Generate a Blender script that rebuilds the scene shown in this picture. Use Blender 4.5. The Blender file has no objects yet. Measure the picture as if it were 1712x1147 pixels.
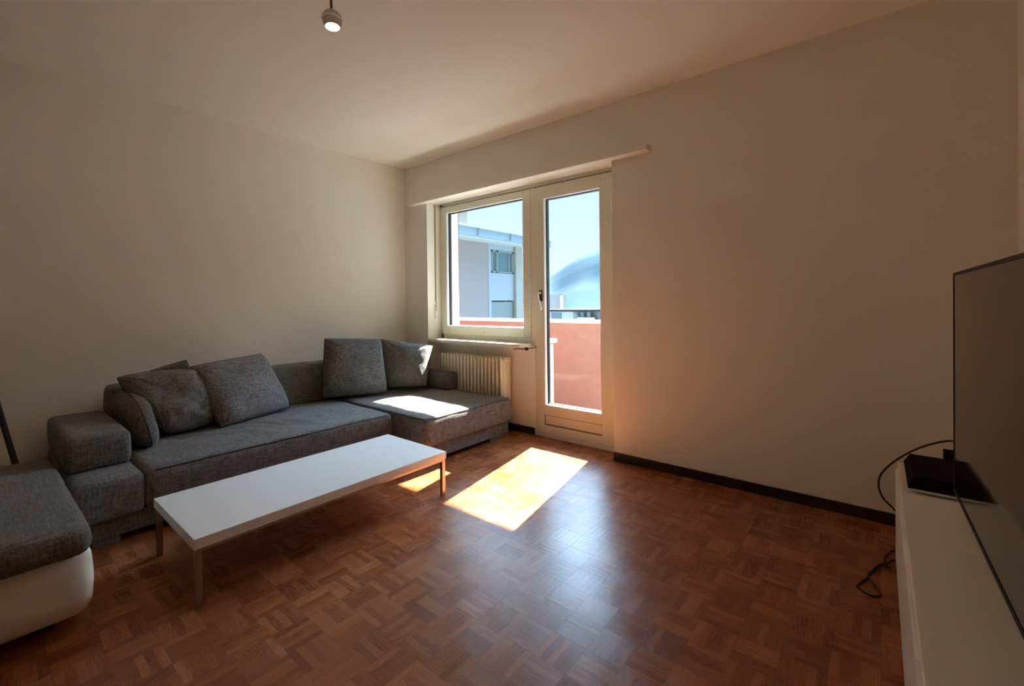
import bpy, bmesh, math, random
from mathutils import Vector, Matrix, noise
random.seed(7)
sc = bpy.context.scene
COL = sc.collection

# ------------------------------------------------------------------ camera
f_px = 744.91
cam_d = bpy.data.cameras.new('camera')
cam_d.sensor_width = 36.0
cam_d.lens = f_px / 1712 * 36.0
cam_d.shift_y = -(573.5 - 513.35) / 1712
cam_d.clip_end = 20000
cam_d.clip_start = 0.02
cam = bpy.data.objects.new('camera', cam_d)
COL.objects.link(cam)
R_ = Vector((0.77267, 0.634711, -0.011103))
U_ = Vector((0.0034376, 0.0133068, 0.9999055))
F_ = Vector((-0.634799, 0.772635, -0.0081))
m = Matrix((R_, U_, -F_)).transposed().to_4x4()
m.translation = Vector((3.773, -2.861, 1.108))
cam.matrix_world = m
sc.camera = cam

# ------------------------------------------------------------------ view
sc.view_settings.view_transform = 'Standard'
sc.view_settings.look = 'None'
sc.view_settings.gamma = 1.0
sc.view_settings.use_curve_mapping = False
sc.view_settings.exposure = 0.0
sc.cycles.max_bounces = 14
sc.cycles.diffuse_bounces = 9
sc.cycles.transparent_max_bounces = 16
sc.cycles.sample_clamp_indirect = 12

# ------------------------------------------------------------------ sun and sky
SUN_DIR = Vector((-0.18, 1.0, 0.90)).normalized()      # towards the sun
sl = bpy.data.lights.new('sun', 'SUN')
sl.energy = 86.0
sl.angle = math.radians(0.6)
sl.color = (1.0, 0.965, 0.87)
so = bpy.data.objects.new('sun', sl)
so.rotation_euler = SUN_DIR.to_track_quat('Z', 'Y').to_euler()
so.location = (-3, 12, 12)
COL.objects.link(so)

w = bpy.data.worlds.new('sky')
sc.world = w
w.use_nodes = True
nt = w.node_tree
nt.nodes.clear()
wo = nt.nodes.new('ShaderNodeOutputWorld')
bg = nt.nodes.new('ShaderNodeBackground')
tc = nt.nodes.new('ShaderNodeTexCoord')
sep = nt.nodes.new('ShaderNodeSeparateXYZ')
ramp = nt.nodes.new('ShaderNodeValToRGB')
nt.links.new(tc.outputs['Generated'], sep.inputs[0])
nt.links.new(sep.outputs['Z'], ramp.inputs[0])
cr = ramp.color_ramp
cr.elements[0].position = 0.0
cr.elements[0].color = (0.84, 0.97, 1.0, 1)
cr.elements[1].position = 1.0
cr.elements[1].color = (0.42, 0.68, 1.10, 1)
e = cr.elements.new(0.42)
e.color = (0.50, 0.76, 1.08, 1)
e = cr.elements.new(0.25)
e.color = (0.66, 0.92, 1.0, 1)
# added glow around the sun, boosted to fill the room with daylight
dot = nt.nodes.new('ShaderNodeVectorMath'); dot.operation = 'DOT_PRODUCT'
nt.links.new(tc.outputs['Generated'], dot.inputs[0])
dot.inputs[1].default_value = SUN_DIR
mr = nt.nodes.new('ShaderNodeMapRange')
mr.inputs['From Min'].default_value = 0.70
mr.inputs['From Max'].default_value = 1.0
mr.inputs['To Min'].default_value = 0.0
mr.inputs['To Max'].default_value = 1.0
nt.links.new(dot.outputs['Value'], mr.inputs['Value'])
pw = nt.nodes.new('ShaderNodeMath'); pw.operation = 'POWER'; pw.inputs[1].default_value = 1.5
nt.links.new(mr.outputs[0], pw.inputs[0])
ml = nt.nodes.new('ShaderNodeMath'); ml.operation = 'MULTIPLY_ADD'
ml.inputs[1].default_value = 40.0; ml.inputs[2].default_value = 1.15
# added glow is masked off in the low band of sky the camera sees
el = nt.nodes.new('ShaderNodeMapRange'); el.interpolation_type = 'SMOOTHSTEP'
el.inputs['From Min'].default_value = 0.25; el.inputs['From Max'].default_value = 0.48
nt.links.new(sep.outputs['Z'], el.inputs['Value'])
pm = nt.nodes.new('ShaderNodeMath'); pm.operation = 'MULTIPLY'
nt.links.new(pw.outputs[0], pm.inputs[0]); nt.links.new(el.outputs[0], pm.inputs[1])
nt.links.new(pm.outputs[0], ml.inputs[0])
nt.links.new(ramp.outputs[0], bg.inputs['Color'])
nt.links.new(ml.outputs[0], bg.inputs['Strength'])
nt.links.new(bg.outputs[0], wo.inputs[0])

# ------------------------------------------------------------------ material helpers
def mat(name, color, rough=0.6, metal=0.0, spec=0.5, noise_amt=0.0, noise_scale=20, bump=0.0, bump_scale=200, coat=0.0, emit=None, estr=0):
    mt = bpy.data.materials.new(name)
    mt.use_nodes = True
    n = mt.node_tree.nodes; l = mt.node_tree.links
    b = n['Principled BSDF']
    b.inputs['Base Color'].default_value = (*color, 1)
    b.inputs['Roughness'].default_value = rough
    b.inputs['Metallic'].default_value = metal
    b.inputs['Specular IOR Level'].default_value = spec
    b.inputs['Coat Weight'].default_value = coat
    if emit:
        b.inputs['Emission Color'].default_value = (*emit, 1)
        b.inputs['Emission Strength'].default_value = estr
    c = n.new('ShaderNodeTexCoord')
    if noise_amt:
        t = n.new('ShaderNodeTexNoise'); t.inputs['Scale'].default_value = noise_scale; t.inputs['Detail'].default_value = 4
        l.new(c.outputs['Object'], t.inputs['Vector'])
        mx = n.new('ShaderNodeMix'); mx.data_type = 'RGBA'; mx.blend_type = 'MULTIPLY'
        mx.inputs[0].default_value = 1.0
        mx.inputs[6].default_value = (*color, 1)
        r = n.new('ShaderNodeMapRange')
        r.inputs['To Min'].default_value = 1 - noise_amt; r.inputs['To Max'].default_value = 1 + noise_amt
        l.new(t.outputs['Fac'], r.inputs['Value'])
        l.new(r.outputs[0], mx.inputs[7])
        l.new(mx.outputs[2], b.inputs['Base Color'])
    if bump:
        t2 = n.new('ShaderNodeTexNoise'); t2.inputs['Scale'].default_value = bump_scale; t2.inputs['Detail'].default_value = 3
        l.new(c.outputs['Object'], t2.inputs['Vector'])
        bp = n.new('ShaderNodeBump'); bp.inputs['Strength'].default_value = bump; bp.inputs['Distance'].default_value = 0.002
        l.new(t2.outputs['Fac'], bp.inputs['Height'])
        l.new(bp.outputs[0], b.inputs['Normal'])
    return mt

def fabric(name, dark, light, bump=0.5):
    """woven melange cloth: threads crossing in two directions"""
    mt = bpy.data.materials.new(name); mt.use_nodes = True
    n = mt.node_tree.nodes; l = mt.node_tree.links; b = n['Principled BSDF']
    b.inputs['Roughness'].default_value = 0.95
    b.inputs['Specular IOR Level'].default_value = 0.15
    b.inputs['Sheen Weight'].default_value = 0.12
    b.inputs['Sheen Roughness'].default_value = 0.6
    c = n.new('ShaderNodeTexCoord')
    outs = []
    for sx in ((16, 150, 150), (150, 16, 150), (150, 150, 16)):
        mp = n.new('ShaderNodeMapping'); mp.inputs['Scale'].default_value = sx
        l.new(c.outputs['Object'], mp.inputs['Vector'])
        t = n.new('ShaderNodeTexNoise'); t.inputs['Scale'].default_value = 1.0; t.inputs['Detail'].default_value = 2
        l.new(mp.outputs[0], t.inputs['Vector']); outs.append(t.outputs['Fac'])
    a1 = n.new('ShaderNodeMath'); a1.operation = 'ADD'; l.new(outs[0], a1.inputs[0]); l.new(outs[1], a1.inputs[1])
    a2 = n.new('ShaderNodeMath'); a2.operation = 'ADD'; l.new(a1.outputs[0], a2.inputs[0]); l.new(outs[2], a2.inputs[1])
    r = n.new('ShaderNodeMapRange'); r.inputs['From Min'].default_value = 1.15; r.inputs['From Max'].default_value = 1.85
    l.new(a2.outputs[0], r.inputs['Value'])
    mx = n.new('ShaderNodeMix'); mx.data_type = 'RGBA'
    mx.inputs[6].default_value = (*dark, 1); mx.inputs[7].default_value = (*light, 1)
    l.new(r.outputs[0], mx.inputs[0]); l.new(mx.outputs[2], b.inputs['Base Color'])
    bp = n.new('ShaderNodeBump'); bp.inputs['Strength'].default_value = bump; bp.inputs['Distance'].default_value = 0.003
    l.new(a2.outputs[0], bp.inputs['Height']); l.new(bp.outputs[0], b.inputs['Normal'])
    return mt

def glass_mat(name, tint=(0.97, 0.99, 0.98)):
    mt = bpy.data.materials.new(name); mt.use_nodes = True
    n = mt.node_tree.nodes; l = mt.node_tree.links; n.clear()
    o = n.new('ShaderNodeOutputMaterial'); mx = n.new('ShaderNodeMixShader')
    tr = n.new('ShaderNodeBsdfTransparent'); tr.inputs[0].default_value = (*tint, 1)
    gl = n.new('ShaderNodeBsdfGlossy'); gl.inputs['Roughness'].default_value = 0.0
    lw = n.new('ShaderNodeLayerWeight'); lw.inputs[0].default_value = 0.5
    p = n.new('ShaderNodeMath'); p.operation = 'POWER'; p.inputs[1].default_value = 5.0
    q = n.new('ShaderNodeMath'); q.operation = 'MULTIPLY_ADD'; q.inputs[1].default_value = 0.8; q.inputs[2].default_value = 0.02
    l.new(lw.outputs['Facing'], p.inputs[0]); l.new(p.outputs[0], q.inputs[0]); l.new(q.outputs[0], mx.inputs[0]); l.new(tr.outputs[0], mx.inputs[1]); l.new(gl.outputs[0], mx.inputs[2])
    l.new(mx.outputs[0], o.inputs[0])
    return mt

def parquet_mat():
    mt = bpy.data.materials.new('mosaic_parquet'); mt.use_nodes = True
    n = mt.node_tree.nodes; l = mt.node_tree.links; b = n['Principled BSDF']
    S = 0.1215
    def M(op, a, bb=None, c=None):
        q = n.new('ShaderNodeMath'); q.operation = op
        for i, v in enumerate((a, bb, c)):
            if v is None: continue
            if isinstance(v, (int, float)): q.inputs[i].default_value = v
            else: l.new(v, q.inputs[i])
        return q.outputs[0]
    tcn = n.new('ShaderNodeTexCoord'); sp = n.new('ShaderNodeSeparateXYZ')
    l.new(tcn.outputs['Object'], sp.inputs[0])
    x = M('DIVIDE', M('ADD', sp.outputs[0], 20 * S - 3.655), S)
    y = M('DIVIDE', M('ADD', sp.outputs[1], 80 * S + 1.018), S)
    ix = M('FLOOR', x); iy = M('FLOOR', y); fx = M('FRACT', x); fy = M('FRACT', y)
    par = M('MODULO', M('ADD', ix, iy), 2.0)          # orientation of the square
    inv = M('SUBTRACT', 1.0, par)
    across = M('ADD', M('MULTIPLY', fx, inv), M('MULTIPLY', fy, par))
    along = M('ADD', M('MULTIPLY', fy, inv), M('MULTIPLY', fx, par))
    s5 = M('MULTIPLY', across, 5.0); si = M('FLOOR', s5); sf = M('FRACT', s5)
    cmb = n.new('ShaderNodeCombineXYZ'); l.new(ix, cmb.inputs[0]); l.new(iy, cmb.inputs[1]); l.new(si, cmb.inputs[2])
    wn = n.new('ShaderNodeTexWhiteNoise'); wn.noise_dimensions = '3D'; l.new(cmb.outputs[0], wn.inputs['Vector'])
    cmb2 = n.new('ShaderNodeCombineXYZ'); l.new(ix, cmb2.inputs[0]); l.new(iy, cmb2.inputs[1])
    wn2 = n.new('ShaderNodeTexWhiteNoise'); wn2.noise_dimensions = '3D'; l.new(cmb2.outputs[0], wn2.inputs['Vector'])
    # grain runs along the strip
    gv = n.new('ShaderNodeCombineXYZ')
    l.new(M('ADD', M('MULTIPLY', s5, 2.2), M('MULTIPLY', wn.outputs['Value'], 37.0)), gv.inputs[0])
    l.new(M('ADD', M('MULTIPLY', along, 0.8), M('MULTIPLY', ix, 3.1)), gv.inputs[1])
    l.new(M('MULTIPLY', iy, 5.3), gv.inputs[2])
    gn = n.new('ShaderNodeTexNoise'); gn.inputs['Scale'].default_value = 3.0; gn.inputs['Detail'].default_value = 4; gn.inputs['Roughness'].default_value = 0.65
    l.new(gv.outputs[0], gn.inputs['Vector'])
    v = M('ADD', M('MULTIPLY_ADD', wn.outputs['Value'], 0.52, 0.0), M('MULTIPLY', gn.outputs['Fac'], 0.40))
    v = M('ADD', v, M('MULTIPLY', wn2.outputs['Value'], 0.20))
    rp = n.new('ShaderNodeValToRGB'); l.new(v, rp.inputs[0])
    ce = rp.color_ramp.elements
    ce[0].position = 0.08; ce[0].color = (0.150, 0.037, 0.0125, 1)
    ce[1].position = 0.98; ce[1].color = (0.40, 0.150, 0.058, 1)
    k = ce.new(0.5); k.color = (0.245, 0.073, 0.024, 1)
    # dark joints
    e1 = M('MINIMUM', sf, M('SUBTRACT', 1.0, sf)); e2 = M('MINIMUM', along, M('SUBTRACT', 1.0, along))
    j1 = M('MULTIPLY_ADD', M('LESS_THAN', e1, 0.020), -0.26, 1.0)
    j2 = M('MULTIPLY_ADD', M('LESS_THAN', e2, 0.007), -0.5, 1.0)
    jj = M('MULTIPLY', j1, j2)
    mx = n.new('ShaderNodeMix'); mx.data_type = 'RGBA'; mx.blend_type = 'MULTIPLY'; mx.inputs[0].default_value = 1
    l.new(rp.outputs[0], mx.inputs[6]); l.new(jj, mx.inputs[7]); l.new(mx.outputs[2], b.inputs['Base Color'])
    # worn varnish: uneven gloss, slight relief
    wnz = n.new('ShaderNodeTexNoise'); wnz.inputs['Scale'].default_value = 2.3; wnz.inputs['Detail'].default_value = 5
    l.new(tcn.outputs['Object'], wnz.inputs['Vector'])
    rr = M('ADD', M('MULTIPLY_ADD', wnz.outputs['Fac'], 0.16, 0.13), M('MULTIPLY', gn.outputs['Fac'], 0.14))
    l.new(rr, b.inputs['Roughness'])
    b.inputs['Specular IOR Level'].default_value = 0.30
    hgt = M('ADD', M('MULTIPLY', gn.outputs['Fac'], 0.45), M('MULTIPLY', jj, 0.8))
    hgt = M('ADD', hgt, M('MULTIPLY', wn.outputs['Value'], 0.3))
    bp = n.new('ShaderNodeBump'); bp.inputs['Strength'].default_value = 0.6; bp.inputs['Distance'].default_value = 0.0015
    l.new(hgt, bp.inputs['Height']); l.new(bp.outputs[0], b.inputs['Normal'])
    return mt

MAT = dict(
    wall=mat('wall_paint', (0.845, 0.82, 0.735), 0.9, spec=0.2, noise_amt=0.03, noise_scale=1.5, bump=0.25, bump_scale=240),
    ceiling=mat('ceiling_paint', (0.87, 0.845, 0.76), 0.95, spec=0.15, noise_amt=0.02, noise_scale=1.2),
    parquet=parquet_mat(),
    base=mat('dark_baseboard', (0.022, 0.013, 0.010), 0.45, noise_amt=0.2),
    frame=mat('cream_window_paint', (0.74, 0.73, 0.60), 0.45, noise_amt=0.04, noise_scale=6),
    framewhite=mat('glazing_bead_white', (0.86, 0.87, 0.84), 0.4),
    gasket=mat('black_gasket', (0.015, 0.017, 0.02), 0.5),
    sill=mat('stone_sill', (0.72, 0.70, 0.62), 0.35, noise_amt=0.10, noise_scale=50),
    glass=glass_mat('window_glass'),
    steel=mat('brushed_steel', (0.78, 0.77, 0.74), 0.4, metal=0.55),
    darksteel=mat('dark_metal', (0.10, 0.075, 0.06), 0.4, metal=0.8),
    legsteel=mat('table_leg_steel', (0.42, 0.36, 0.32), 0.32, metal=1.0),
    white=mat('white_lacquer', (0.80, 0.80, 0.79), 0.32, noise_amt=0.01),
    cabinet=mat('white_cabinet_foil', (0.83, 0.80, 0.71), 0.42),
    fabric=fabric('grey_woven_fabric', (0.060, 0.056, 0.052), (0.20, 0.188, 0.175)),
    pillow=fabric('grey_pillow_fabric', (0.085, 0.082, 0.080), (0.26, 0.25, 0.245), 0.6),
    pillow_dark=fabric('dark_grey_pillow_fabric', (0.050, 0.046, 0.043), (0.175, 0.165, 0.155), 0.6),
    seam=mat('dark_piping', (0.035, 0.033, 0.032), 0.9),
    radiator=mat('cream_radiator_enamel', (0.80, 0.72, 0.55), 0.35),
    leather=mat('white_leather', (0.72, 0.67, 0.56), 0.45, bump=0.25, bump_scale=120),
    seatcloth=fabric('brown_grey_cloth', (0.065, 0.058, 0.052), (0.19, 0.175, 0.16)),
    black=mat('black_plastic', (0.008, 0.007, 0.007), 0.8, spec=0.06),
    blackmatte=mat('matt_black', (0.010, 0.009, 0.009), 0.6),
    screen=mat('glossy_screen', (0.010, 0.008, 0.007), 0.07, spec=0.42),
    bezel=mat('dark_bezel', (0.010, 0.009, 0.008), 0.6, spec=0.2),
    strap=mat('shutter_strap', (0.30, 0.25, 0.16), 0.8),
    lens=mat('lamp_lens', (1, 1, 1), 0.4, emit=(1.0, 0.90, 0.68), estr=9.0),
    lampmetal=mat('satin_nickel', (0.62, 0.52, 0.42), 0.28, metal=1.0),
    salmon=mat('salmon_render', (0.235, 0.128, 0.113), 0.9, noise_amt=0.10, noise_scale=9, bump=0.3, bump_scale=60),
    balcony_floor=mat('balcony_tiles', (0.17, 0.12, 0.105), 0.8, noise_amt=0.1),
    concrete_white=mat('white_concrete', (0.80, 0.80, 0.76), 0.85, noise_amt=0.03),
    mauve=mat('mauve_render', (0.46, 0.38, 0.385), 0.9, noise_amt=0.05, noise_scale=0.8),
    bluewhite=mat('pale_facade_panel', (0.47, 0.53, 0.62), 0.7, noise_amt=0.03, noise_scale=0.6),
    fascia=mat('metal_fascia', (0.38, 0.50, 0.62), 0.6),
    concrete=mat('grey_concrete', (0.50, 0.50, 0.46), 0.9, noise_amt=0.08, noise_scale=2),
    gravel=mat('roof_gravel', (0.034, 0.036, 0.038), 1.0),
    towerwall=mat('grey_tower_wall', (0.085, 0.095, 0.105), 0.9),
    towerside=mat('pale_tower_side', (0.30, 0.31, 0.30), 0.9),
    farglass=mat('facade_glass', (0.16, 0.26, 0.33), 0.35),
    shutter=mat('grey_shutter', (0.32, 0.37, 0.38), 0.8),
    brown=mat('brown_render', (0.42, 0.32, 0.27), 0.9),
    mountain=mat('hazy_blue_mountain', (0.054, 0.086, 0.118), 1.0, spec=0.0, noise_amt=0.10, noise_scale=0.02),  # blue haze of the distance is mixed into the base colour
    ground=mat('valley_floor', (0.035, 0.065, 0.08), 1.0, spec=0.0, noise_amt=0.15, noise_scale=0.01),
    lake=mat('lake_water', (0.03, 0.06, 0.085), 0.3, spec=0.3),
    tree=mat('tree_leaves', (0.05, 0.14, 0.12), 0.9, noise_amt=0.3),
)

# ------------------------------------------------------------------ object helpers
def link(name, bm, material, parent=None, smooth=False, mats=None):
    me = bpy.data.meshes.new(name)
    bmesh.ops.recalc_face_normals(bm, faces=bm.faces[:])
    bm.to_mesh(me); bm.free()
    for p in me.polygons: p.use_smooth = smooth
    for mm in (mats or [material]): me.materials.append(mm)
    o = bpy.data.objects.new(name, me); COL.objects.link(o)
    if parent is not None: o.parent = parent
    return o

def thing(name, label, cat, loc=(0, 0, 0), group=None, kind=None):
    o = bpy.data.objects.new(name, None); COL.objects.link(o)
    o.location = loc; o.empty_display_size = 0.1
    if label: o['label'] = label
    if cat: o['category'] = cat
    if group: o['group'] = group
    if kind: o['kind'] = kind
    return o

def tag(o, label=None, cat=None, group=None, kind=None):
    if label: o['label'] = label
    if cat: o['category'] = cat
    if group: o['group'] = group
    if kind: o['kind'] = kind
    return o

def box(bm, x0, x1, y0, y1, z0, z1, mi=0, off=(0, 0, 0)):
    ox, oy, oz = off
    v = [bm.verts.new((x - ox, y - oy, z - oz)) for x in (x0, x1) for y in (y0, y1) for z in (z0, z1)]
    for a in ((0, 1, 3, 2), (4, 6, 7, 5), (0, 4, 5, 1), (2, 3, 7, 6), (0, 2, 6, 4), (1, 5, 7, 3)):
        fc = bm.faces.new([v[i] for i in a]); fc.material_index = mi
    return v

def boxes(lst, bev=0.0, seg=2):
    bm = bmesh.new()
    for b in lst: box(bm, *b)
    if bev:
        bmesh.ops.bevel(bm, geom=bm.edges[:], offset=bev, segments=seg, profile=0.5, affect='EDGES')
    return bm

def rings(bm, pts, rad, n=12, cap=True, closed=False):
    """tube along a polyline; rad is a number or a list"""
    pts = [Vector(p) for p in pts]; N = len(pts); R = rad if isinstance(rad, (list, tuple)) else [rad] * N
    prev = None; rs = []
    for i, p in enumerate(pts):
        if closed: t = pts[(i + 1) % N] - pts[i - 1]
        else: t = pts[min(i + 1, N - 1)] - pts[max(i - 1, 0)]
        t.normalize()
        if prev is None:
            a = Vector((0, 0, 1)) if abs(t.z) < 0.9 else Vector((1, 0, 0))
            u = t.cross(a).normalized()
        else:
            u = (prev - t * prev.dot(t)).normalized()
        prev = u; vv = t.cross(u)
        rs.append([bm.verts.new(p + (u * math.cos(2 * math.pi * k / n) + vv * math.sin(2 * math.pi * k / n)) * R[i]) for k in range(n)])
    for i in range(N if closed else N - 1):
        a, b = rs[i], rs[(i + 1) % N]
        for k in range(n): bm.faces.new((a[k], a[(k + 1) % n], b[(k + 1) % n], b[k]))
    if cap and not closed:
        bm.faces.new(rs[0][::-1]); bm.faces.new(rs[-1])

def smooth_path(pts, sub=6):
    pts = [Vector(p) for p in pts]; out = []
    for i in range(len(pts) - 1):
        p0 = pts[max(i - 1, 0)]; p1 = pts[i]; p2 = pts[i + 1]; p3 = pts[min(i + 2, len(pts) - 1)]
        for k in range(sub):
            t = k / sub
            out.append(0.5 * ((2 * p1) + (-p0 + p2) * t + (2 * p0 - 5 * p1 + 4 * p2 - p3) * t * t + (-p0 + 3 * p1 - 3 * p2 + p3) * t ** 3))
    out.append(pts[-1]); return out

def lathe(bm, prof, axis_o, axis_d, n=32, mi=0):
    d = Vector(axis_d).normalized(); a = Vector((0, 0, 1)) if abs(d.z) < 0.9 else Vector((1, 0, 0))
    u = d.cross(a).normalized(); v = d.cross(u); o = Vector(axis_o); rs = []
    for h, r in prof:
        rs.append([bm.verts.new(o + d * h + (u * math.cos(2 * math.pi * k / n) + v * math.sin(2 * math.pi * k / n)) * max(r, 1e-4)) for k in range(n)])
    for a_, b_ in zip(rs, rs[1:]):
        for k in range(n):
            fc = bm.faces.new((a_[k], a_[(k + 1) % n], b_[(k + 1) % n], b_[k])); fc.material_index = mi

def soft_box(x0, x1, y0, y1, z0, z1, r, step=0.03, puff=0.0, nz=0.0, seed=0, side=0.0, off=(0, 0, 0), wrinkle=None):
    """upholstery block: dense grid, rounded edges, crowned top, slight unevenness"""
    bm = bmesh.new()
    D = Vector((x1 - x0, y1 - y0, z1 - z0)); c = Vector(((x0 + x1) / 2, (y0 + y1) / 2, (z0 + z1) / 2))
    cnt = [max(4, min(70, int(math.ceil(d / step)))) for d in D]
    cache = {}
    def V(i, j, k):
        key = (i, j, k)
        if key in cache: return cache[key]
        def crd(i, n, d):        # denser towards the ends
            t = i / n * 2 - 1
            return d / 2 * (math.copysign(1 - (1 - abs(t)) ** 1.25, t))
        p = Vector((crd(i, cnt[0], D.x), crd(j, cnt[1], D.y), crd(k, cnt[2], D.z)))
        q = Vector((max(-D.x / 2 + r, min(D.x / 2 - r, p.x)), max(-D.y / 2 + r, min(D.y / 2 - r, p.y)), max(-D.z / 2 + r, min(D.z / 2 - r, p.z))))
        dd = p - q
        if dd.length > 1e-7: p = q + dd.normalized() * min(r, max(abs(dd.x), abs(dd.y), abs(dd.z)))
        u = max(0, 1 - (2 * p.x / D.x) ** 2); v = max(0, 1 - (2 * p.y / D.y) ** 2); ww = max(0, 1 - (2 * p.z / D.z) ** 2)
        if p.z > 0: p.z += puff * (u ** 0.5) * (v ** 0.5) * min(1, 2 * p.z / D.z)
        if side:
            p.x += math.copysign(side * ww, p.x) * min(1, (abs(2 * p.x / D.x)) ** 6)
            p.y += math.copysign(side * ww, p.y) * min(1, (abs(2 * p.y / D.y)) ** 6)
        P = p + c
        if nz:
            nn = noise.noise(Vector((P.x * 4 + seed, P.y * 4, P.z * 4))) + 0.5 * noise.noise(Vector((P.x * 11, P.y * 11 + seed, P.z * 11)))
            P += dd.normalized() * nn * nz if dd.length > 1e-7 else Vector((0, 0, 0))
            if k == cnt[2]: P.z += nn * nz
        if wrinkle and k == cnt[2]: P.z += wrinkle(P.x, P.y)
        cache[key] = bm.verts.new(P - Vector(off)); return cache[key]
    A, B, C = cnt
    for i in range(A):
        for j in range(B):
            bm.faces.new((V(i, j, 0), V(i, j + 1, 0), V(i + 1, j + 1, 0), V(i + 1, j, 0)))
            bm.faces.new((V(i, j, C), V(i + 1, j, C), V(i + 1, j + 1, C), V(i, j + 1, C)))
    for i in range(A):
        for k in range(C):
            bm.faces.new((V(i, 0, k), V(i + 1, 0, k), V(i + 1, 0, k + 1), V(i, 0, k + 1)))
            bm.faces.new((V(i, B, k), V(i, B, k + 1), V(i + 1, B, k + 1), V(i + 1, B, k)))
    for j in range(B):
        for k in range(C):
            bm.faces.new((V(0, j, k), V(0, j, k + 1), V(0, j + 1, k + 1), V(0, j + 1, k)))
            bm.faces.new((V(A, j, k), V(A, j + 1, k), V(A, j + 1, k + 1), V(A, j, k + 1)))
    return bm

# ================================================================== THE SETTING
XR = 4.24            # right wall
YB = -5.2            # back wall, behind the camera
H = 2.5
OX0, OX1 = 0.351, 2.337      # opening for window and balcony door
YW = 0.42                    # outer face of the window wall
NY = 0.15                    # niche wall below the window
def struct(name, bm, material, smooth=False):
    return tag(link(name, bm, material, None, smooth), kind='structure')

struct('floor', boxes([(-0.2, XR + 0.2, YB - 0.2, 0.35, -0.12, 0.0)]), MAT['parquet'])
struct('ceiling', boxes([(-0.2, XR + 0.2, YB - 0.2, 0.0, H, H + 0.15)]), MAT['ceiling'])
struct('wall_left', boxes([(-0.2, 0.0, YB - 0.2, 0.0, 0.0, H)]), MAT['wall'])
struct('wall_right', boxes([(XR, XR + 0.2, YB - 0.2, 0.0, 0.0, H)]), MAT['wall'])
struct('wall_back', boxes([(0.0, XR, YB - 0.2, YB, 0.0, H)]), MAT['wall'])
bm = boxes([(-0.2, OX0, 0.0, YW, -0.1, H + 0.15), (OX1, XR + 0.2, 0.0, YW, -0.1, H + 0.15), (OX0, OX1, 0.0, YW, 2.11, H + 0.15)])
struct('wall_window', bm, MAT['wall'])
bm = boxes([(-2.5, OX0 - 0.002, YW, YW + 0.012, -0.1, H), (OX1 + 0.002, XR + 0.2, YW, YW + 0.012, -0.1, H), (OX0, OX1, YW, YW + 0.012, 2.112, H), (OX0, 1.54, YW, YW + 0.012, -0.1, 0.74)])
struct('added_cladding', bm, MAT['salmon'])  # unseen outer skin, added to dim the light bounced onto the parapet
struct('wall_niche', boxes([(OX0, 1.545, NY, YW, 0.0, 0.745)]), MAT['wall'])
# baseboards
struct('baseboard_window', boxes([(OX1, XR, -0.012, 0.0, 0.0, 0.058)], 0.002), MAT['base'])
struct('baseboard_niche', boxes([(OX0, 1.538, NY - 0.012, NY, 0.0, 0.058)], 0.002), MAT['base'])
struct('baseboard_left', boxes([(0.0, 0.012, YB, 0.0, 0.0, 0.058)], 0.002), MAT['base'])
struct('baseboard_right', boxes([(XR - 0.012, XR, YB, -0.012, 0.0, 0.058)], 0.002), MAT['base'])

# ---- window with fixed frame
def thing_s(name):
    return thing(name, None, None, kind='structure')
win = thing_s('window_1')
FY0, FY1 = 0.16, 0.235
GZ0, GZ1 = 0.888, 2.02
GX0, GX1 = 0.447, 1.422
DX0, DX1 = 1.631, 2.163
DZ0, DZ1 = 0.256, 1.98
# fixed frame round both
bm = boxes([(OX0, 0.392, FY0 + 0.012, FY1, 0.745, 2.11), (OX0, OX1, FY0 + 0.012, FY1, 2.078, 2.11),
            (OX0, 1.545, FY0 + 0.012, FY1, 0.745, 0.815), (1.475, 1.545, FY0 + 0.006, FY1, 0.745, 2.078)], 0.003)
link('frame', bm, MAT['frame'], win)
# thin dark shadow joint above the sashes
link('joint', boxes([(0.385, 2.30, FY0 + 0.004, FY0 + 0.014, 2.0775, 2.0825)]), MAT['gasket'], win)
bm = boxes([(0.390, GX0, FY0, FY1 - 0.01, 0.812, 2.076), (GX1, 1.500, FY0, FY1 - 0.01, 0.812, 2.076),
            (GX0, GX1, FY0, FY1 - 0.01, 0.812, GZ0), (GX0, GX1, FY0, FY1 - 0.01, GZ1, 2.076)], 0.003)
link('sash', bm, MAT['frame'], win)
def bead(x0, x1, z0, z1, t, ya, yb):
    return boxes([(x0, x0 + t, ya, yb, z0, z1), (x1 - t, x1, ya, yb, z0, z1), (x0 + t, x1 - t, ya, yb, z0, z0 + t), (x0 + t, x1 - t, ya, yb, z1 - t, z1)])
link('glazing_bead', bead(GX0, GX1, GZ0, GZ1, 0.007, FY0 + 0.004, FY0 + 0.03), MAT['framewhite'], win)
link('gasket', bead(GX0 + 0.002, GX1 - 0.002, GZ0 + 0.002, GZ1 - 0.002, 0.011, FY0 + 0.034, FY1 - 0.01), MAT['gasket'], win)
link('pane', boxes([(GX0 + 0.004, GX1 - 0.004, 0.205, 0.211, GZ0 + 0.004, GZ1 - 0.004)]), MAT['glass'], win)
# outer guide rails of the roller shutter, seen through the pane
link('shutter_rail', boxes([(OX0, 0.385, 0.255, 0.263, 0.80, 2.11), (OX0, 0.378, 0.285, 0.293, 0.80, 2.11)]), MAT['gasket'], win)
link('shutter_guide', boxes([(OX0, 0.380, 0.265, 0.283, 0.80, 2.11), (OX0, 0.372, 0.295, 0.31, 0.80, 2.11)]), MAT['concrete_white'], win)
link('outer_sill', boxes([(OX0, 1.56, FY1, 0.462, 0.755, 0.79)], 0.004), MAT['concrete_white'], win)

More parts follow.
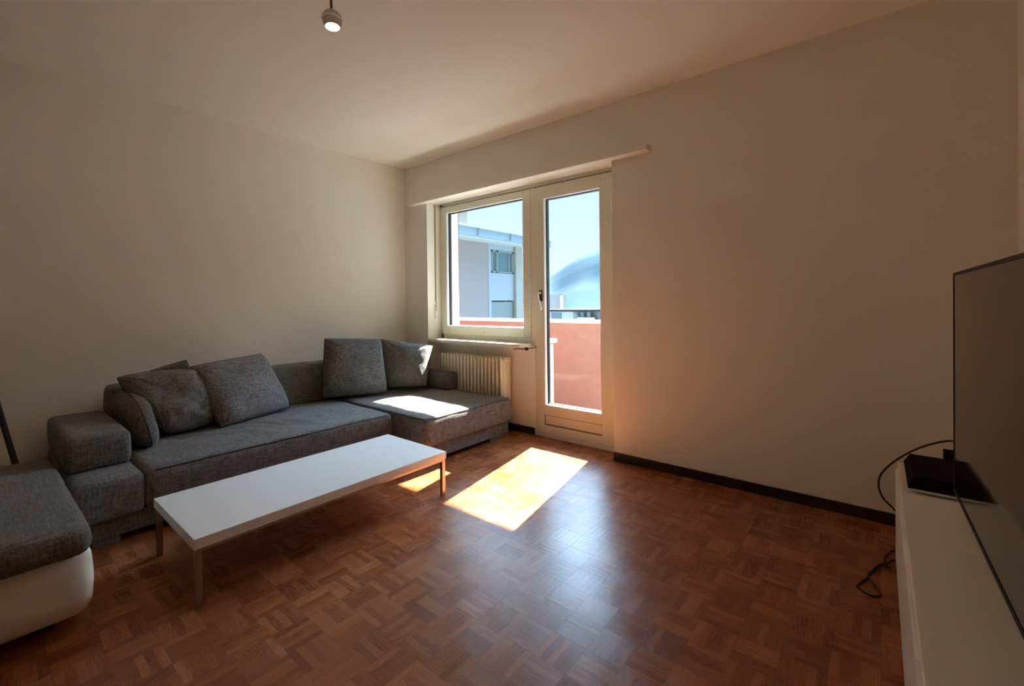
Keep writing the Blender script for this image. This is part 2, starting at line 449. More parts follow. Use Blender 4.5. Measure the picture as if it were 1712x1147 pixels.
# ---- balcony door
door = thing_s('door_1')
bm = boxes([(1.55, DX0, FY0 - 0.004, FY1 - 0.01, 0.035, 2.074), (DX1, 2.262, FY0 - 0.004, FY1 - 0.01, 0.035, 2.074),
            (DX0, DX1, FY0 - 0.004, FY1 - 0.01, 0.035, 0.098), (DX0, DX1, FY0 - 0.004, FY1 - 0.01, 0.182, DZ0),
            (DX0, DX1, FY0 + 0.004, FY1 - 0.015, 0.098, 0.182), (DX0, DX1, FY0 - 0.004, FY1 - 0.01, DZ1, 2.074)], 0.002)
link('leaf', bm, MAT['frame'], door)
link('glazing_bead', bead(DX0, DX1, DZ0, DZ1, 0.010, FY0 - 0.001, FY0 + 0.03), MAT['framewhite'], door)
link('gasket', bead(DX0 + 0.003, DX1 - 0.003, DZ0 + 0.003, DZ1 - 0.003, 0.013, FY0 + 0.034, FY1 - 0.01), MAT['gasket'], door)
link('pane', boxes([(DX0 + 0.005, DX1 - 0.005, 0.205, 0.211, DZ0 + 0.005, DZ1 - 0.005)]), MAT['glass'], door)
link('vent_joint', boxes([(DX0 + 0.004, DX1, FY0 + 0.0015, FY0 + 0.0035, 0.099, 0.106), (DX0 + 0.001, DX0 + 0.006, FY0 + 0.0015, FY0 + 0.0035, 0.099, 0.181), (DX0, DX1, FY0 + 0.0015, FY0 + 0.0035, 0.178, 0.181)]), MAT['base'], door)
link('jamb', boxes([(2.266, OX1, FY0 - 0.01, FY1, 0.0, 2.078)], 0.003), MAT['frame'], door)
hg = bmesh.new()
for z in (0.34, 1.05, 1.78):
    rings(hg, [(2.264, FY0 - 0.012, z), (2.264, FY0 - 0.012, z + 0.09)], 0.006, 10)
link('hinge', hg, MAT['steel'], door, True)
link('threshold', boxes([(1.545, OX1, FY0 - 0.015, FY1 + 0.03, 0.0, 0.033)], 0.003), MAT['sill'], door)
# handle: dark backplate, silver lever pointing down
bm = bmesh.new(); box(bm, 1.598, 1.622, 0.146, 0.1565, 1.125, 1.215)
hp = link('handle_plate', bm, MAT['darksteel'], door)
bm = bmesh.new()
rings(bm, [(1.608, 0.148, 1.192), (1.608, 0.118, 1.192)], 0.010, 12)
rings(bm, smooth_path([(1.602, 0.113, 1.198), (1.608, 0.110, 1.165), (1.624, 0.110, 1.105), (1.638, 0.112, 1.050)]), 0.0085, 12)
link('lever', bm, MAT['steel'], hp, True)
# screw heads on the wide mullion
bm = bmesh.new()
for x, z in ((1.50, 1.33), (1.505, 0.908), (1.555, 0.895), (1.565, 0.97), (0.95, 0.84)):
    lathe(bm, [(0, 0), (0.0015, 0.0045), (0.002, 0.001)], (x, 0.159, z), (0, -1, 0), 10)
link('screw_cap', bm, MAT['darksteel'], win)

# ---- inner sill, pelmet board
struct('trim_1', boxes([(OX0 - 0.012, 1.515, -0.018, 0.172, 0.745, 0.772)], 0.004), MAT['sill'])
bm = boxes([(0.12, 2.62, -0.075, 0.0, 2.095, 2.135)], 0.002)
struct('trim_2', bm, MAT['wall'])

# ---- balcony and the slab above
struct('balcony_floor', boxes([(-1.6, 4.2, YW, 1.47, -0.20, -0.05)]), MAT['balcony_floor'])
struct('balcony_parapet', boxes([(-1.6, 4.2, 1.35, 1.47, -0.05, 0.885)]), MAT['salmon'])
struct('parapet_cap', boxes([(-1.6, 4.2, 1.335, 1.49, 0.885, 0.918)], 0.004), MAT['concrete_white'])
struct('balcony_ceiling', boxes([(-1.6, 4.2, YW, 1.56, 2.47, 2.65)]), MAT['concrete_white'])

# ================================================================== OUTSIDE
BX = -12.0
nb = thing('apartment_building', 'neighbouring mauve and pale block of flats with flat roof seen through the window', 'building', (BX, 13, 0))
def bpart(name, lst, material, parent=nb, off=(BX, 13, 0), bev=0):
    bm = bmesh.new()
    for b in lst: box(bm, *b, off=off)
    return link(name, bm, material, parent)
bpart('wall', [(BX - 10, BX, 8, 14.42, -16, 4.27)], MAT['mauve'])
bpart('facade_panel', [(BX - 10, BX + 0.02, 14.42, 14.62, -16, 4.27), (BX - 10, BX + 0.02, 14.62, 16.50, 3.97, 4.27),
                       (BX - 10, BX + 0.02, 14.62, 16.50, 1.27, 2.74), (BX - 10, BX + 0.02, 14.62, 16.50, -1.4, 0.05), (BX - 10, BX - 0.5, 14.42, 16.6, -16, 4.2)], MAT['bluewhite'])
bpart('column', [(BX - 0.6, BX + 0.15, 16.55, 17.15, -16, 4.27)], MAT['concrete'])
for z0, z1 in ((2.76, 3.96),):
    wf = bpart('window', [(BX - 0.08, BX + 0.03, 14.64, 14.72, z0, z1), (BX - 0.08, BX + 0.03, 16.38, 16.48, z0, z1), (BX - 0.08, BX + 0.03, 14.64, 16.48, z0, z0 + 0.08),
                          (BX - 0.08, BX + 0.03, 14.64, 16.48, z1 - 0.10, z1), (BX - 0.08, BX + 0.03, 15.05, 15.16, z0, z1), (BX - 0.08, BX + 0.0, 16.1, 16.16, z0, z1)], MAT['farglass'])
    wf.data.materials[0] = MAT['shutter']
    bpart('pane', [(BX - 0.12, BX - 0.06, 14.7, 16.4, z0, z1)], MAT['farglass'], wf, (BX, 13, 0))
sh = bpart('shutter', [(BX - 0.1, BX - 0.02, 14.66, 16.42, 0.05, 1.2)], MAT['shutter'])
bpart('roof', [(BX - 11, BX + 0.75, 7.5, 18.9, 4.27, 4.36)], MAT['concrete_white'])
bpart('fascia', [(BX - 11, BX + 0.85, 7.5, 19.0, 4.36, 4.76)], MAT['fascia'])
bpart('roof_edge', [(BX - 11, BX + 0.95, 7.4, 19.1, 4.76, 4.84)], MAT['concrete_white'])
bpart('roof_housing', [(BX - 5, BX - 1.0, 9, 13.9, 4.84, 8.0)], MAT['towerwall'])
for yy in (12.75, 15.2, 17.6):
    bpart('gutter_bracket', [(BX + 0.85, BX + 0.92, yy, yy + 0.07, 4.42, 4.76)], MAT['shutter'])
bpart('balcony', [(BX - 3, BX - 0.6, 17.15, 19.5, 1.0, 1.1), (BX - 3, BX - 0.9, 17.15, 19.5, -16, 0.1)], MAT['shutter'])

db = thing('distant_building', 'low white flat-roofed building with a band of windows beyond the door pane', 'building', (-24, 41, -6))
O2 = (-24, 41, -6)
bpart('wall', [(-33, -22.6, 40, 44.6, -26, 0.12)], MAT['bluewhite'], db, O2)
bpart('loggia', [(-22.6, -20.6, 41.2, 44.6, -26, -0.9), (-22.6, -20.9, 42.5, 44.6, -0.9, 0.12)], MAT['shutter'], db, O2)
bpart('roof', [(-33.5, -20.2, 39.5, 45, 0.12, 0.34)], MAT['gravel'], db, O2)
bpart('window', [(-25.5, -24.1, 39.95, 40.02, -0.75, 0.0)], MAT['farglass'], db, O2)
bpart('window', [(-22.3, -21.9, 41.1, 41.25, -0.7, 0.05)], MAT['farglass'], db, O2)
bpart('window', [(-21.5, -21.1, 41.1, 41.25, -0.7, 0.05)], MAT['farglass'], db, O2)
bpart('parapet', [(-22.6, -20.4, 40.9, 41.0, -1.6, -0.55)], MAT['concrete_white'], db, O2)
tb = thing('stair_tower', 'grey block with a narrow white side standing behind the low white building', 'building', (-30, 54, -6))
O3 = (-30, 54, -6)
bpart('wall', [(-38, -33.6, 54, 55, -26, 2.45)], MAT['towerwall'], tb, O3)
bpart('side_wall', [(-33.6, -33.0, 54.05, 55, -26, 2.3)], MAT['towerside'], tb, O3)
bpart('brown_block', [(-37.5, -36.0, 53.4, 54, -26, 2.5)], MAT['brown'], tb, O3)
fb = thing('far_block', 'pale distant block in the narrow gap between neighbouring facade and window mullion', 'building', (-29, 45, -6))
O4 = (-29, 45, -6)
bpart('wall', [(-44, -33.7, 46, 50, -26, 4.7)], MAT['bluewhite'], fb, O4)
bpart('window_band', [(-44, -33.67, 45.95, 50.02, 0.9, 1.6)], MAT['farglass'], fb, O4)

# mountain ridge (real relief) and valley with lake
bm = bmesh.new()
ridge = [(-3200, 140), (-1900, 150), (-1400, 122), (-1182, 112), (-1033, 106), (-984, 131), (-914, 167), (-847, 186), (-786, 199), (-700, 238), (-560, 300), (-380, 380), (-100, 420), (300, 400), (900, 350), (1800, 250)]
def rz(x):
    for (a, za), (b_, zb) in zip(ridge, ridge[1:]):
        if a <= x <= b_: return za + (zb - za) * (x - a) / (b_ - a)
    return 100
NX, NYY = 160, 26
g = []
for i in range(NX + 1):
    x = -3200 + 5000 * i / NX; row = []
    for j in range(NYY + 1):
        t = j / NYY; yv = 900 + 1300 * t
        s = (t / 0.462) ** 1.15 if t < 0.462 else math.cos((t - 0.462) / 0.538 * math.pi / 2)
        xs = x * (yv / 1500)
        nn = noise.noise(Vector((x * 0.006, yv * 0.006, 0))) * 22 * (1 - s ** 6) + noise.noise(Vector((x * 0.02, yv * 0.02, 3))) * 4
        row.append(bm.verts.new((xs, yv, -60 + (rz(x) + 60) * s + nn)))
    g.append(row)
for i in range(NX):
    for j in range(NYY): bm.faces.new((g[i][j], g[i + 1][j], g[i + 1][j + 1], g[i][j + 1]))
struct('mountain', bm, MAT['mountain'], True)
struct('valley_ground', boxes([(-4000, 4000, 20, 400, -40, -38)]), MAT['ground'])
struct('lake', boxes([(-4000, 4000, 400, 1200, -42, -40)]), MAT['lake'])
for i, (x, y, z, h) in enumerate(((-31.4, 64, -1.9, 2.0), (-29.2, 64, -2.2, 3.6))):
    t = thing('conifer_tree', ('tiny dark treetop just above the parapet right of the white building', 'small dark treetop at the right edge of the door pane above the parapet')[i], 'tree', (x, y, -40))
    bm = bmesh.new()
    for k in range(6):
        z0 = z + h - (k + 1) * h / 4; lathe(bm, [(z0 + 40, 0.2 + 0.16 * (k + 1)), (z0 + 40 + h / 2.6, 0.02)], (0, 0, 0), (0, 0, 1), 9)
    link('foliage', bm, MAT['tree'], t)
    bm = bmesh.new(); rings(bm, [(0, 0, 0), (0, 0, z + 40 + h * 0.6)], 0.2, 8); link('trunk', bm, MAT['brown'], t)

# ================================================================== RADIATOR
rad = thing('radiator', 'cream column radiator below the window sill', 'radiator', (0.93, 0.06, 0.0))
RO = Vector((0.93, 0.06, 0.0))
sec0 = None
NS = 18; RX0 = 0.545; PIT = 0.0437
for i in range(NS):
    if sec0 is None:
        bm = bmesh.new()
        for k in range(4):
            y = -0.052 + k * 0.0345
            pts = [(0, y, 0.115), (0, y, 0.135), (0, y, 0.16), (0, y, 0.60), (0, y, 0.622), (0, y, 0.638), (0, y, 0.644)]
            rings(bm, pts, [0.007, 0.0150, 0.0122, 0.0122, 0.0155, 0.0120, 0.004], 12)
        box(bm, -0.0045, 0.0045, -0.052, 0.052, 0.14, 0.62)      # web between the columns
        for z in (0.15, 0.612):
            rings(bm, [(0, -0.055, z), (0, 0.056, z)], [0.0125, 0.0125], 12)
            rings(bm, [(-PIT / 2, 0, z), (PIT / 2, 0, z)], 0.019, 12)
        sec0 = link('section', bm, MAT['radiator'], rad, True); s = sec0
    else:
        s = sec0.copy(); COL.objects.link(s); s.parent = rad
    s.location = (RX0 + i * PIT - RO.x, 0, 0)
for x in (-0.33, 0.33):
    bm = bmesh.new(); box(bm, x - 0.012, x + 0.012, -0.03, 0.05, 0.0, 0.14)
    link('foot', bm, MAT['radiator'], rad)
bm = bmesh.new(); rings(bm, [(RX0 - RO.x - 0.02, 0, 0.612), (RX0 - RO.x - 0.09, 0, 0.612), (RX0 - RO.x - 0.09, 0, 0.0)], 0.011, 10)
link('pipe', bm, MAT['radiator'], rad, True)

# shutter strap in the left reveal and the crank under the sill
st = thing('shutter_strap', 'roller shutter pull strap with winder box in the window reveal', 'shutter strap', (OX0, 0.10, 1.1))
link('strap', boxes([(0.0, 0.004, -0.006, 0.010, 0.03, 1.0)]), MAT['strap'], st)
bb = link('winder_box', boxes([(0.0, 0.012, -0.016, 0.014, -0.13, 0.0)], 0.002), MAT['sill'], st)
link('winder_slot', boxes([(0.012, 0.0135, -0.007, 0.006, -0.06, 0.03)]), MAT['strap'], st)
ck = thing('sill_bracket', 'small dark metal hook under the right end of the window sill', 'bracket', (1.50, 0.03, 0.735))
bm = bmesh.new(); rings(bm, smooth_path([(-0.05, -0.05, -0.005), (-0.02, -0.04, 0.000), (0.02, -0.02, -0.002), (0.055, 0.0, 0.0), (0.055, 0.12, 0.003)]), 0.004, 8)
link('rod', bm, MAT['darksteel'], ck, True)
bm = bmesh.new(); box(bm, 0.040, 0.062, -0.012, 0.004, -0.012, 0.010); link('knob', bm, MAT['black'], ck)

# ================================================================== SOFA
SF = thing('corner_sofa', 'long grey woven corner sofa with chaise end along the left wall', 'sofa', (0.7, -1.3, 0))
SO = (0.7, -1.3, 0)
def wr(x, y):
    a = 0
    for cx, cy, ang, ln, wd, h in ((0.72, -1.62, 0.5, 0.20, 0.030, -0.012), (0.70, -1.70, 0.7, 0.16, 0.022, 0.008), (0.78, -1.50, 0.3, 0.16, 0.02, -0.008), (0.62, -2.0, 1.1, 0.14, 0.02, -0.010), (0.68, -1.9, 0.9, 0.14, 0.018, 0.008), (0.8, -1.75, 0.2, 0.2, 0.03, 0.006)):
        dx, dy = x - cx, y - cy
        u = dx * math.cos(ang) + dy * math.sin(ang); v = -dx * math.sin(ang) + dy * math.cos(ang)
        a += 1.9 * h * math.exp(-(u / ln) ** 2 - (v / wd) ** 2)
    return a
link('seat', soft_box(0.10, 1.068, -2.335, -0.932, 0.132, 0.326, 0.035, 0.025, 0.014, 0.004, 1, 0.006, SO, wr), MAT['fabric'], SF, True)
link('chaise_seat', soft_box(0.10, 1.425, -0.926, -0.012, 0.132, 0.328, 0.032, 0.028, 0.010, 0.003, 5, 0.006, SO), MAT['fabric'], SF, True)
link('arm_base', soft_box(0.10, 1.064, -2.590, -2.339, 0.132, 0.322, 0.03, 0.03, 0.003, 0.002, 3, 0.003, SO), MAT['fabric'], SF, True)
link('armrest', soft_box(0.10, 0.845, -2.590, -2.348, 0.318, 0.492, 0.030, 0.022, 0.002, 0.003, 8, 0.003, SO), MAT['fabric'], SF, True)
link('armrest', soft_box(0.10, 0.785, -0.165, -0.012, 0.330, 0.485, 0.025, 0.025, 0.003, 0.002, 12, 0.003, SO), MAT['fabric'], SF, True)
link('backrest', soft_box(0.07, 0.255, -2.345, -0.17, 0.325, 0.642, 0.04, 0.03, 0.004, 0.004, 15, 0.006, SO), MAT['fabric'], SF, True)
link('plinth', boxes([(0.14 - SO[0], 1.00 - SO[0], -2.54 - SO[1], -0.93 - SO[1], 0.035, 0.134)], 0.006), MAT['fabric'], SF)
link('plinth', boxes([(0.14 - SO[0], 1.392 - SO[0], -0.905 - SO[1], -0.03 - SO[1], 0.035, 0.134)], 0.006), MAT['fabric'], SF)
for x, y0, y1 in ((0.96, -2.52, -2.42), (0.96, -1.75, -1.65), (1.352, -0.88, -0.75), (1.352, -0.24, -0.05), (0.3, -2.50, -2.40), (0.3, -1.2, -1.1), (0.3, -0.3, -0.2)):
    link('foot', boxes([(x - 0.03 - SO[0], x + 0.03 - SO[0], y0 - SO[1], y1 - SO[1], 0.0, 0.036)]), MAT['seam'] if x < 0.5 else MAT['fabric'], SF)
# piping along the chaise top edge
def piping(pts, parent, off, name='piping', r=0.0028, closed=False):
    bm = bmesh.new(); rings(bm, [Vector(p) - Vector(off) for p in pts], r, 6, closed=closed)
    return link(name, bm, MAT['seam'], parent, True)
piping([(0.30, -0.917, 0.327), (1.36, -0.917, 0.325), (1.405, -0.905, 0.324), (1.418, -0.87, 0.324), (1.418, -0.06, 0.324), (1.40, -0.025, 0.324)], SF, SO)
piping([(0.30, -0.942, 0.325), (1.01, -0.942, 0.322), (1.052, -0.955, 0.320), (1.062, -1.0, 0.319), (1.062, -2.30, 0.319)], SF, SO)

# ================================================================== CUSHIONS
def pillow(name, label, TL, TR, BL, BR, T, material, seed, pinch=0.07, group=None, sag=0.0, wrinkles=0.006, seam=True, rnd=0.05):
    TL, TR, BL, BR = map(Vector, (TL, TR, BL, BR))
    c = (TL + TR + BL + BR) / 4
    nrm = ((TR - TL) + (BR - BL)).cross((TL - BL) + (TR - BR)).normalized()
    t = thing(name, label, 'cushion', (c.x, c.y, min(BL.z, BR.z)), group)
    O = Vector(t.location); N = 36
    bm = bmesh.new(); grid = {}
    def base(u, v):
        # edges bow inwards between the corners
        du = pinch * (1 - (2 * v - 1) ** 2) * (1 - 2 * u) * abs(2 * u - 1) ** 2
        dv = pinch * (1 - (2 * u - 1) ** 2) * (1 - 2 * v) * abs(2 * v - 1) ** 2
        uu, vv = u + du * 0.5, v + dv * 0.5
        a_, b_ = 2 * uu - 1, 2 * vv - 1
        k_ = 1 - rnd * (a_ * b_) ** 2
        uu, vv = (a_ * k_ + 1) / 2, (b_ * k_ + 1) / 2
        p = (BL * (1 - uu) + BR * uu) * (1 - vv) + (TL * (1 - uu) + TR * uu) * vv
        return p
    for i in range(N + 1):
        for j in range(N + 1):
            u = 0.5 - 0.5 * math.cos(math.pi * i / N); v = 0.5 - 0.5 * math.cos(math.pi * j / N)
            u = 0.6 * u + 0.4 * i / N; v = 0.6 * v + 0.4 * j / N
            p = base(u, v)
            a = max(0, 1 - (2 * u - 1) ** 4) ** 0.55 * max(0, 1 - (2 * v - 1) ** 4) ** 0.55
            a *= (1 + 0.12 * (0.5 - v)) 
            n1 = noise.noise(Vector((u * 3 + seed, v * 3, seed * 0.7)))
            # creases radiating from the corners
            cr = 0
            for cu, cv in ((0, 0), (1, 0), (0, 1), (1, 1)):
                du, dv = u - cu, v - cv; rr = math.hypot(du, dv); an = math.atan2(dv, du)
                cr += math.exp(-rr * 5.0) * math.sin(an * 14 + seed) * min(1, rr * 8)
            for side in (1, -1):
                if (i in (0, N) or j in (0, N)) and side == -1: grid[(i, j, -1)] = grid[(i, j, 1)]; continue
                off_ = side * T / 2 * a * (1 + 0.18 * n1) + side * wrinkles * cr * min(1, a * 2) + side * 0.004 * noise.noise(Vector((u * 9, v * 9, seed + side)))*min(1,a*3)
                sv = Vector((0, 0, -sag * a))
                grid[(i, j, side)] = bm.verts.new(p + nrm * off_ + sv - O)
    for i in range(N):
        for j in range(N):
            for side in (1, -1):
                q = (grid[(i, j, side)], grid[(i + 1, j, side)], grid[(i + 1, j + 1, side)], grid[(i, j + 1, side)])
                bm.faces.new(q if side == 1 else q[::-1])
    link('cover', bm, material, t, True)
    if seam:
        pts = []
        for k in range(N): pts.append(base(k / N, 0))
        for k in range(N): pts.append(base(1, k / N))
        for k in range(N): pts.append(base(1 - k / N, 1))
        for k in range(N): pts.append(base(0, 1 - k / N))
        bm = bmesh.new(); rings(bm, [p - O for p in pts], 0.0032, 6, closed=True)
        link('piping', bm, MAT['seam'], t, True)
    return t
G = 'grey scatter cushions on the corner sofa'
pillow('throw_pillow', 'large upright grey cushion against the sofa back, at the chaise corner', (0.315, -1.055, 0.850), (0.375, -0.555, 0.812), (0.37, -1.105, 0.368), (0.50, -0.57, 0.345), 0.15, MAT['pillow_dark'], 3, 0.035, G)
pillow('throw_pillow', 'dark grey cushion in the corner under the window with sunlight on its edge', (0.26, -0.49, 0.806), (0.515, -0.065, 0.722), (0.36, -0.50, 0.350), (0.68, -0.300, 0.375), 0.22, MAT['pillow_dark'], 9, 0.06, G, wrinkles=0.014)
pillow('throw_pillow', 'grey cushion leaning askew in the middle of the sofa, right of the near pair', (0.40, -1.99, 0.737), (0.29, -1.505, 0.770), (0.58, -1.875, 0.337), (0.385, -1.345, 0.345), 0.19, MAT['pillow'], 14, 0.03, G, wrinkles=0.010)
pillow('throw_pillow', 'plump grey cushion with creased lower corner, second from the near armrest', (0.31, -2.345, 0.712), (0.40, -1.93, 0.722), (0.50, -2.13, 0.338), (0.45, -1.83, 0.36), 0.21, MAT['pillow'], 21, -0.01, G, wrinkles=0.018, rnd=0.09)
pillow('throw_pillow', 'grey cushion mostly hidden behind two others, only one top corner showing', (0.17, -2.19, 0.690), (0.215, -1.95, 0.765), (0.30, -2.15, 0.40), (0.31, -1.84, 0.40), 0.07, MAT['pillow_dark'], 30, 0.03, G)
pillow('throw_pillow', 'dark grey cushion wedged edge-on against the inner side of the near armrest', (0.10, -2.29, 0.62), (0.62, -2.28, 0.60), (0.30, -2.25, 0.345), (0.78, -2.235, 0.330), 0.13, MAT['pillow_dark'], 40, -0.03, G, rnd=0.20)

# ================================================================== COFFEE TABLE
TX0, TX1, TY0, TY1, TZ = 1.275, 1.838, -2.352, -1.122, 0.256
ct = thing('coffee_table', 'long low white coffee table on thin metal legs', 'table', ((TX0 + TX1) / 2, (TY0 + TY1) / 2, 0))
CO = ((TX0 + TX1) / 2, (TY0 + TY1) / 2, 0)
def sb(*b): return (b[0] - CO[0], b[1] - CO[0], b[2] - CO[1], b[3] - CO[1], b[4], b[5])
link('tabletop', boxes([sb(TX0, TX1, TY0, TY1, TZ - 0.040, TZ)], 0.0015), MAT['white'], ct)
lw = 0.022
link('apron', boxes([sb(TX0 + 0.004, TX1 - 0.004, TY0 + 0.004, TY0 + 0.004 + lw, TZ - 0.052, TZ - 0.040), sb(TX0 + 0.004, TX1 - 0.004, TY1 - 0.004 - lw, TY1 - 0.004, TZ - 0.052, TZ - 0.040),
                     sb(TX0 + 0.004, TX0 + 0.004 + lw, TY0 + 0.026, TY1 - 0.026, TZ - 0.052, TZ - 0.040), sb(TX1 - 0.004 - lw, TX1 - 0.004, TY0 + 0.026, TY1 - 0.026, TZ - 0.052, TZ - 0.040)]), MAT['legsteel'], ct)
for x in (TX0 + 0.004, TX1 - 0.004 - lw):
    for y in (TY0 + 0.004, TY1 - 0.004 - lw):
        link('leg', boxes([sb(x, x + lw, y, y + lw, 0.0, TZ - 0.052)], 0.001), MAT['legsteel'], ct)

# ================================================================== WHITE SEAT, LOWER LEFT
ST = thing('lounge_seat', 'white leather lounge seat with flat grey cushion, cut off at lower left', 'armchair', (1.15, -3.1, 0))
TO = (1.15, -3.1, 0)
link('base', soft_box(0.62, 1.672, -3.70, -2.607, 0.052, 0.300, 0.045, 0.03, 0.0, 0.001, 2, 0.012, TO), MAT['leather'], ST, True)
link('seat_cushion', soft_box(0.56, 1.725, -3.72, -2.606, 0.278, 0.372, 0.038, 0.028, 0.010, 0.004, 6, 0.0, TO), MAT['seatcloth'], ST, True)
for x in (0.75, 1.50):
    for y in (-3.6, -2.75):
        link('foot', boxes([(x - TO[0], x + 0.06 - TO[0], y - TO[1], y + 0.06 - TO[1], 0.0, 0.056)]), MAT['blackmatte'], ST)

bm = bmesh.new(); rings(bm, [(0, 0, 0), (-0.66, -0.06, 0.70)], [0.014, 0.011], 10)
o = link('leaning_rod', bm, MAT['blackmatte'], None, True); o.location = (0.72, -2.70, 0.012)
# top end rests on the wall, foot on the floor
me = o.data
P0 = Vector((0.545, -2.670, 0.014)); P1 = Vector((0.016, -2.790, 0.690))
bm = bmesh.new(); rings(bm, [(0, 0, 0), P1 - P0], [0.013, 0.013], 12); bm.to_mesh(me); bm.free()
o.location = P0
tag(o, 'black rod leaning on the left wall behind the white lounge seat', 'rod')

# ================================================================== TV CABINET, TV, BOX, CABLES
CX0, CX1, CY1, CZ = 3.834, 4.226, -0.42, 0.43
tv_c = thing('tv_cabinet', 'low long white media cabinet with drawers along the right wall', 'cabinet', (4.03, -1.7, 0))
CC = (4.03, -1.7, 0)
def cb(*b): return (b[0] - CC[0], b[1] - CC[0], b[2] - CC[1], b[3] - CC[1], b[4], b[5])
CYN = CY1 - 4 * 0.64
link('body', boxes([cb(CX0 + 0.012, CX1, CYN, CY1, 0.0, CZ - 0.022)], 0.001), MAT['cabinet'], tv_c)
link('cabinet_top', boxes([cb(CX0, CX1, CYN, CY1, CZ - 0.022, CZ)], 0.0015), MAT['cabinet'], tv_c)
for k in range(4):
    y1 = CY1 - k * 0.64 - 0.002; y0 = y1 - 0.636
    for z0, z1 in ((0.035, 0.216), (0.221, CZ - 0.026)):
        link('drawer', boxes([cb(CX0 - 0.008, CX0 + 0.012, y0, y1, z0, z1)], 0.001), MAT['white'], tv_c)

TVX = 3.962
tv = thing('television', 'large flat television with glossy dark screen on the white cabinet', 'television', (4.03, -1.45, CZ))
ang = math.atan2(0.024, 1.23)
tv.rotation_euler = (0, 0, 0)
TW, TH = 1.235, 0.706
Z0 = 0.484 - CZ
def tvb(lst, bev=0.0):
    bm = boxes(lst, bev)
    bmesh.ops.rotate(bm, cent=(0, TW / 2, 0), matrix=Matrix.Rotation(ang, 3, 'Z'), verts=bm.verts[:])
    bmesh.ops.translate(bm, vec=(TVX - 4.03, -0.845 + 1.45 - TW / 2, 0), verts=bm.verts[:])
    return bm
link('screen', tvb([(-0.0005, 0.006, -TW / 2 + 0.009, TW / 2 - 0.009, Z0 + 0.014, Z0 + TH - 0.010)]), MAT['screen'], tv)
link('bezel', tvb([(-0.002, 0.022, -TW / 2, -TW / 2 + 0.009, Z0, Z0 + TH), (-0.002, 0.022, TW / 2 - 0.009, TW / 2, Z0, Z0 + TH),
                   (-0.002, 0.022, -TW / 2 + 0.009, TW / 2 - 0.009, Z0, Z0 + 0.014), (-0.002, 0.022, -TW / 2 + 0.009, TW / 2 - 0.009, Z0 + TH - 0.010, Z0 + TH)], 0.001), MAT['bezel'], tv)
link('rear_housing', tvb([(0.006, 0.022, -TW / 2 + 0.01, TW / 2 - 0.01, Z0 + 0.015, Z0 + TH - 0.011), (0.0221, 0.055, -TW / 2 + 0.12, TW / 2 - 0.12, Z0 + 0.03, Z0 + 0.46)], 0.002), MAT['black'], tv)
link('stand', boxes([(0.03, 0.075, -0.10, 0.10, 0.012, 0.12), (0.0, 0.17, -0.22, 0.22, 0.0, 0.012)], 0.002), MAT['black'], tv)

# black box with bevelled sides beside the far end of the television
sx = thing('set_top_box', 'black box with silver bottom edge on the cabinet, far end beside the television', 'box', (3.93, -0.60, CZ))
bm = bmesh.new()
def frustum(bm, xa, xb, ya, yb, z0, z1, ins):
    v = [bm.verts.new(p) for p in ((xa, ya, z0), (xb, ya, z0), (xb, yb, z0), (xa, yb, z0), (xa + ins, ya + ins, z1), (xb - ins, ya + ins, z1), (xb - ins, yb - ins, z1), (xa + ins, yb - ins, z1))]
    for a in ((3, 2, 1, 0), (4, 5, 6, 7), (0, 1, 5, 4), (1, 2, 6, 5), (2, 3, 7, 6), (3, 0, 4, 7)): bm.faces.new([v[i] for i in a])
frustum(bm, -0.078, 0.135, -0.175, 0.165, 0.014, 0.052, 0.018)
link('body', bm, MAT['black'], sx)
link('silver_edge', boxes([(-0.070, 0.130, -0.180, 0.160, 0.008, 0.0145)]), MAT['steel'], sx)
for x in (-0.05, 0.08):
    for y in (-0.15, 0.10):
        link('foot', boxes([(x, x + 0.03, y, y + 0.03, 0, 0.008)]), MAT['blackmatte'], sx)
sy = thing('small_receiver', 'small upright black block standing behind the far edge of the television', 'receiver', (4.005, -0.36, CZ))
link('casing', boxes([(-0.028, 0.03, -0.03, 0.03, 0.0, 0.062)], 0.002), MAT['black'], sy)

cable = bmesh.new()
pts = [(4.03, -0.90, 0.66), (4.03, -0.74, 0.60), (4.025, -0.50, 0.545), (4.005, -0.25, 0.509), (3.915, -0.25, 0.464), (3.837, -0.25, 0.395), (3.785, -0.25, 0.324), (3.772, -0.25, 0.267), (3.787, -0.25, 0.211), (3.826, -0.25, 0.168), (3.90, -0.26, 0.09), (3.98, -0.28, 0.012), (4.10, -0.30, 0.006)]
rings(cable, smooth_path(pts), 0.0042, 8)
tag(link('power_cable', cable, MAT['blackmatte'], None, True), 'black cable arching from behind the television down past the cabinet end', 'cable')
cable = bmesh.new()
pts = [(3.90, -0.36, 0.005), (3.85, -0.325, 0.005), (3.824, -0.300, 0.005), (3.802, -0.351, 0.005), (3.790, -0.413, 0.005), (3.797, -0.462, 0.005), (3.808, -0.489, 0.010), (3.783, -0.500, 0.014), (3.756, -0.547, 0.006), (3.737, -0.615, 0.005), (3.719, -0.663, 0.005), (3.709, -0.704, 0.005), (3.72, -0.727, 0.005), (3.745, -0.741, 0.005), (3.765, -0.737, 0.005), (3.777, -0.711, 0.005), (3.759, -0.659, 0.006), (3.739, -0.610, 0.013), (3.750, -0.560, 0.010), (3.775, -0.505, 0.020), (3.800, -0.460, 0.012), (3.814, -0.41, 0.006), (3.85, -0.38, 0.005), (3.90, -0.385, 0.005)]
rings(cable, smooth_path(pts), 0.0036, 8)
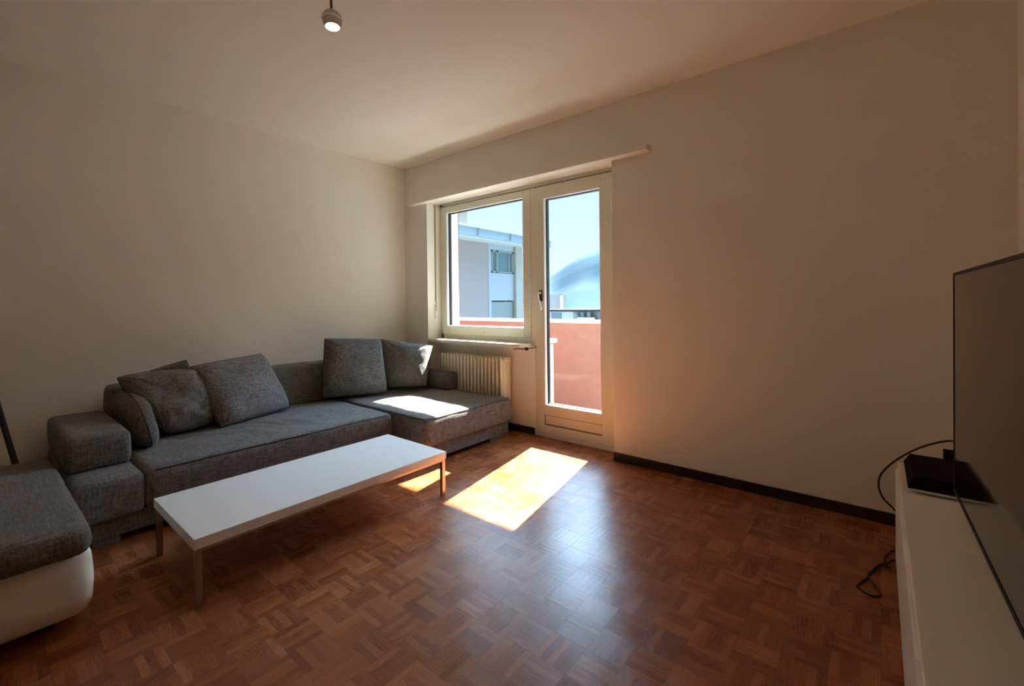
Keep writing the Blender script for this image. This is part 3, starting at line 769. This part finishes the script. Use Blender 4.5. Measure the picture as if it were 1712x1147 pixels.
tag(link('floor_cable', cable, MAT['blackmatte'], None, True), 'thin dark cable looped on the parquet beside the cabinet', 'cable')

# ================================================================== CEILING SPOT
lp = thing('ceiling_spotlight', 'small round metal spotlight hanging on a thin stem, switched on', 'lamp', (2.035, -1.895, 2.285))
ax = Vector((0.10, -0.02, -1.0)).normalized()
bm = bmesh.new()
lathe(bm, [(-0.040, 0.0), (-0.039, 0.012), (-0.034, 0.024), (-0.024, 0.034), (-0.012, 0.0385), (-0.003, 0.040)], (0, 0, 0), ax)
link('housing', bm, MAT['lampmetal'], lp, True)
bm = bmesh.new(); lathe(bm, [(-0.003, 0.040), (-0.003, 0.0415), (0.005, 0.0415), (0.005, 0.038)], (0, 0, 0), ax)
link('ring', bm, MAT['framewhite'], lp)
bm = bmesh.new(); lathe(bm, [(0.005, 0.038), (0.014, 0.037), (0.026, 0.032), (0.030, 0.030), (0.030, 0.028), (0.020, 0.0275)], (0, 0, 0), ax)
link('reflector', bm, MAT['lampmetal'], lp, True)
bm = bmesh.new(); lathe(bm, [(0.028, 0.0275), (0.029, 0.014), (0.0292, 0.0)], (0, 0, 0), ax)
link('lens', bm, MAT['lens'], lp, True)
bm = bmesh.new(); rings(bm, [(0, 0, 0.037), (-0.024, 0.010, 0.075), (-0.055, 0.022, 0.215)], 0.0045, 8)
rings(bm, [(0.003, 0, 0.037), (-0.006, 0.004, 0.085), (-0.050, 0.022, 0.205)], 0.0018, 6)
link('stem', bm, MAT['darksteel'], lp, True)
bm = bmesh.new(); lathe(bm, [(0.0, 0.0), (0.0, 0.045), (0.012, 0.045), (0.018, 0.0)], (-0.055, 0.022, 0.215), (0, 0, -1))
link('canopy', bm, MAT['lampmetal'], lp, True)
ld = bpy.data.lights.new('bulb', 'SPOT'); ld.energy = 8; ld.spot_size = math.radians(150); ld.spot_blend = 0.8; ld.color = (1.0, 0.76, 0.50); ld.shadow_soft_size = 0.03
lo = bpy.data.objects.new('bulb', ld); COL.objects.link(lo); lo.parent = lp; lo.location = ax * 0.07
